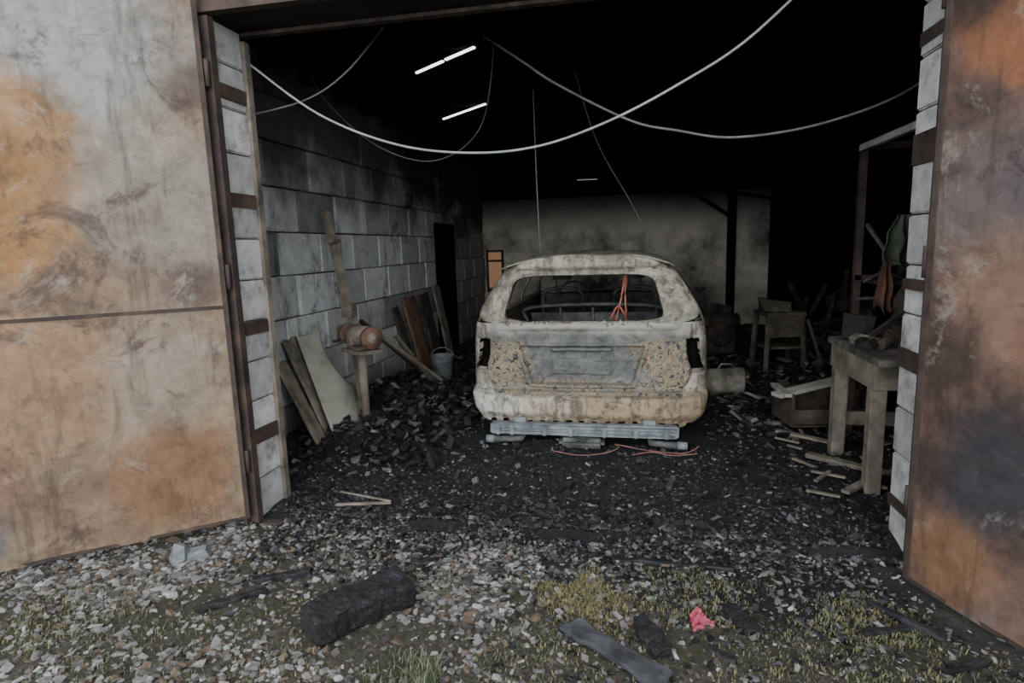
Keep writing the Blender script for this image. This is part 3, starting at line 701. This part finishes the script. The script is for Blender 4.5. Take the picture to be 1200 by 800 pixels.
b.box((0,0,.70),(.46,.42,.05)); b.box((0,0,.3),(.42,.38,.03)); b.box((0,-.2,.55),(.42,.02,.24)); b.box((-.05,0,.79),(.3,.25,.14),jit=.03); b.beam((.2,-.3,.65),(.38,-.35,.05),.06,.03)
b.obj('frame',[simple('sooty_wood',[(.3,(.03,.025,.02)),(.55,(.10,.085,.065)),(.75,(.2,.17,.13))],7)],e)
b=MB()
b.box((0,0,.25),(.5,.4,.4),0,bev=.04,jit=.02); b.tube([(-.3,-.1,.5),(.3,-.1,.5)],.1,0,16); b.tube([(0,-.3,.35),(0,.2,.35)],.16,0,18); b.tube([(-.1,0,.5),(-.12,0,.85)],.03,0); b.box((.15,.1,.6),(.2,.2,.2),0,rot=(0,.3,.3))
b.obj('burnt_engine_block',[BURNT],None,(1.1,8.6,.03),(0,0,.3))
b=MB()
for i in range(70):
    x=U(2.1,2.85); y=U(5.5,9.5); hmax=.9*sst(1.9,3.0,x)+.15; z=U(.08,hmax); s=U(.1,.28)
    if R()<.5: b.box((x,y,z),(s*U(.6,1.5),s,s*U(.4,1)),0,(U(-.5,.5),U(-.5,.5),U(0,3)),jit=.015)
    else: b.beam((x,y,z),(x+U(-.4,.3),y+U(-.5,.5),z+U(-.05,.5)),.05,.04)
b.obj('burnt_junk_pile',[BURNT])
b=MB()
for (p,q) in [((-.2,9.6,3.1),(1.6,10.2,1.95)),((.2,9.8,2.6),(2.3,10.1,2.2))]: b.beam(p,q,.06,.05)
b.obj('collapsed_roof_lath',[SOOTSHADE])

# ---------------------------------------------------------------- cables
def cable(nm,P,r,mat):
    b=MB(); b.tube(smooth_path(P),r,0,8); b.obj(nm,[mat])
cable('hanging_cable',[(-2.25,3.42,2.75),(-1.82,3.42,2.43),(-1.35,3.42,2.23),(-.9,3.42,2.155),(-.5,3.42,2.17),(-.11,3.42,2.28),(.25,3.42,2.44),(.57,3.42,2.62),(.92,3.42,2.92)],.0068,WIRE)
cable('hanging_cable.001',[(-1.03,4.4,3.1),(-.75,4.4,2.90),(-.51,4.4,2.73),(-.02,4.4,2.46),(.3,4.4,2.37),(.69,4.4,2.30),(1.25,4.4,2.36),(1.78,4.4,2.56),(2.2,4.4,3.0)],.0085,WIREM)
cable('hanging_cable.002',[(-2.5,4.5,3.1),(-2.27,4.4,2.75),(-1.88,4.4,2.4),(-1.43,4.4,2.27),(-1.07,4.4,2.5),(-.95,4.4,3.1)],.004,WIRED)
cable('hanging_cable.003',[(-2.4,3.6,2.5),(-2.1,3.8,2.62),(-1.85,3.9,2.8),(-1.6,4.0,3.1)],.006,WIREM)
cable('hanging_wire',[(-.92,5.9,3.15),(-.91,5.9,2.4),(-.89,5.9,1.56)],.0055,WIREM)
cable('hanging_wire.001',[(-.5,5.4,3.15),(-.3,5.4,2.5),(0,5.4,1.95),(.20,5.4,1.54)],.0045,WIRED)
cable('copper_wire_tangle',[(-.62,4.42,.05),(-.4,4.36,.04),(-.2,4.40,.05),(-.10,4.45,.08),(-.12,4.52,.08),(.1,4.5,.05),(.35,4.45,.05),(.45,4.5,.06),(.5,4.55,.08)],.005,COPPER)
cable('copper_wire_tangle.001',[(.0,4.38,.05),(.15,4.43,.06),(.3,4.40,.05),(.48,4.46,.05)],.005,COPPER)
k=NT('dim_daylight_gap'); k.b.inputs['Emission Color'].default_value=(.78,.88,1,1); k.b.inputs['Emission Strength'].default_value=.25; LITD=k.out((.4,.4,.4))
gap('skylight',(-1.72,4.90),(-1.42,4.67),3.04,.02); gap('skylight.001',(-1.39,4.64),(-1.11,4.43),3.04,.02); gap('skylight.002',(-2.05,6.65),(-1.44,6.12),3.04,.02); gap('skylight.003',(-.95,10.9),(-.6,10.95),2.75,.02,LITD)

# ---------------------------------------------------------------- world, camera
w=bpy.data.worlds.new('overcast'); SC.world=w; w.use_nodes=True
bg=w.node_tree.nodes['Background']; bg.inputs[0].default_value=(.89,.94,1,1); bg.inputs[1].default_value=2.45
sl=bpy.data.lights.new('interior_fill_sun','SUN'); sl.energy=2.5; sl.angle=math.radians(50); sl.color=(.97,.98,1)  # low soft sun added behind the camera to brighten the garage interior
so=bpy.data.objects.new('interior_fill_sun',sl); SC.collection.objects.link(so)
so.rotation_euler=Vector((-.05,1,-.20)).to_track_quat('-Z','Y').to_euler(); so.location=(0,-5,4)
cam=bpy.data.cameras.new('cam'); co=bpy.data.objects.new('camera',cam); SC.collection.objects.link(co); SC.camera=co
cam.sensor_width=36; cam.lens=21; cam.clip_start=.05
a=math.radians(11.5); p=math.radians(9.0)
f=Vector((-math.sin(a)*math.cos(p),math.cos(a)*math.cos(p),-math.sin(p)))
co.location=(0,0,1.62)
q=f.to_track_quat('-Z','Y').to_matrix().to_4x4()@Matrix.Rotation(math.radians(-1.8),4,'Z')
co.rotation_euler=q.to_euler()
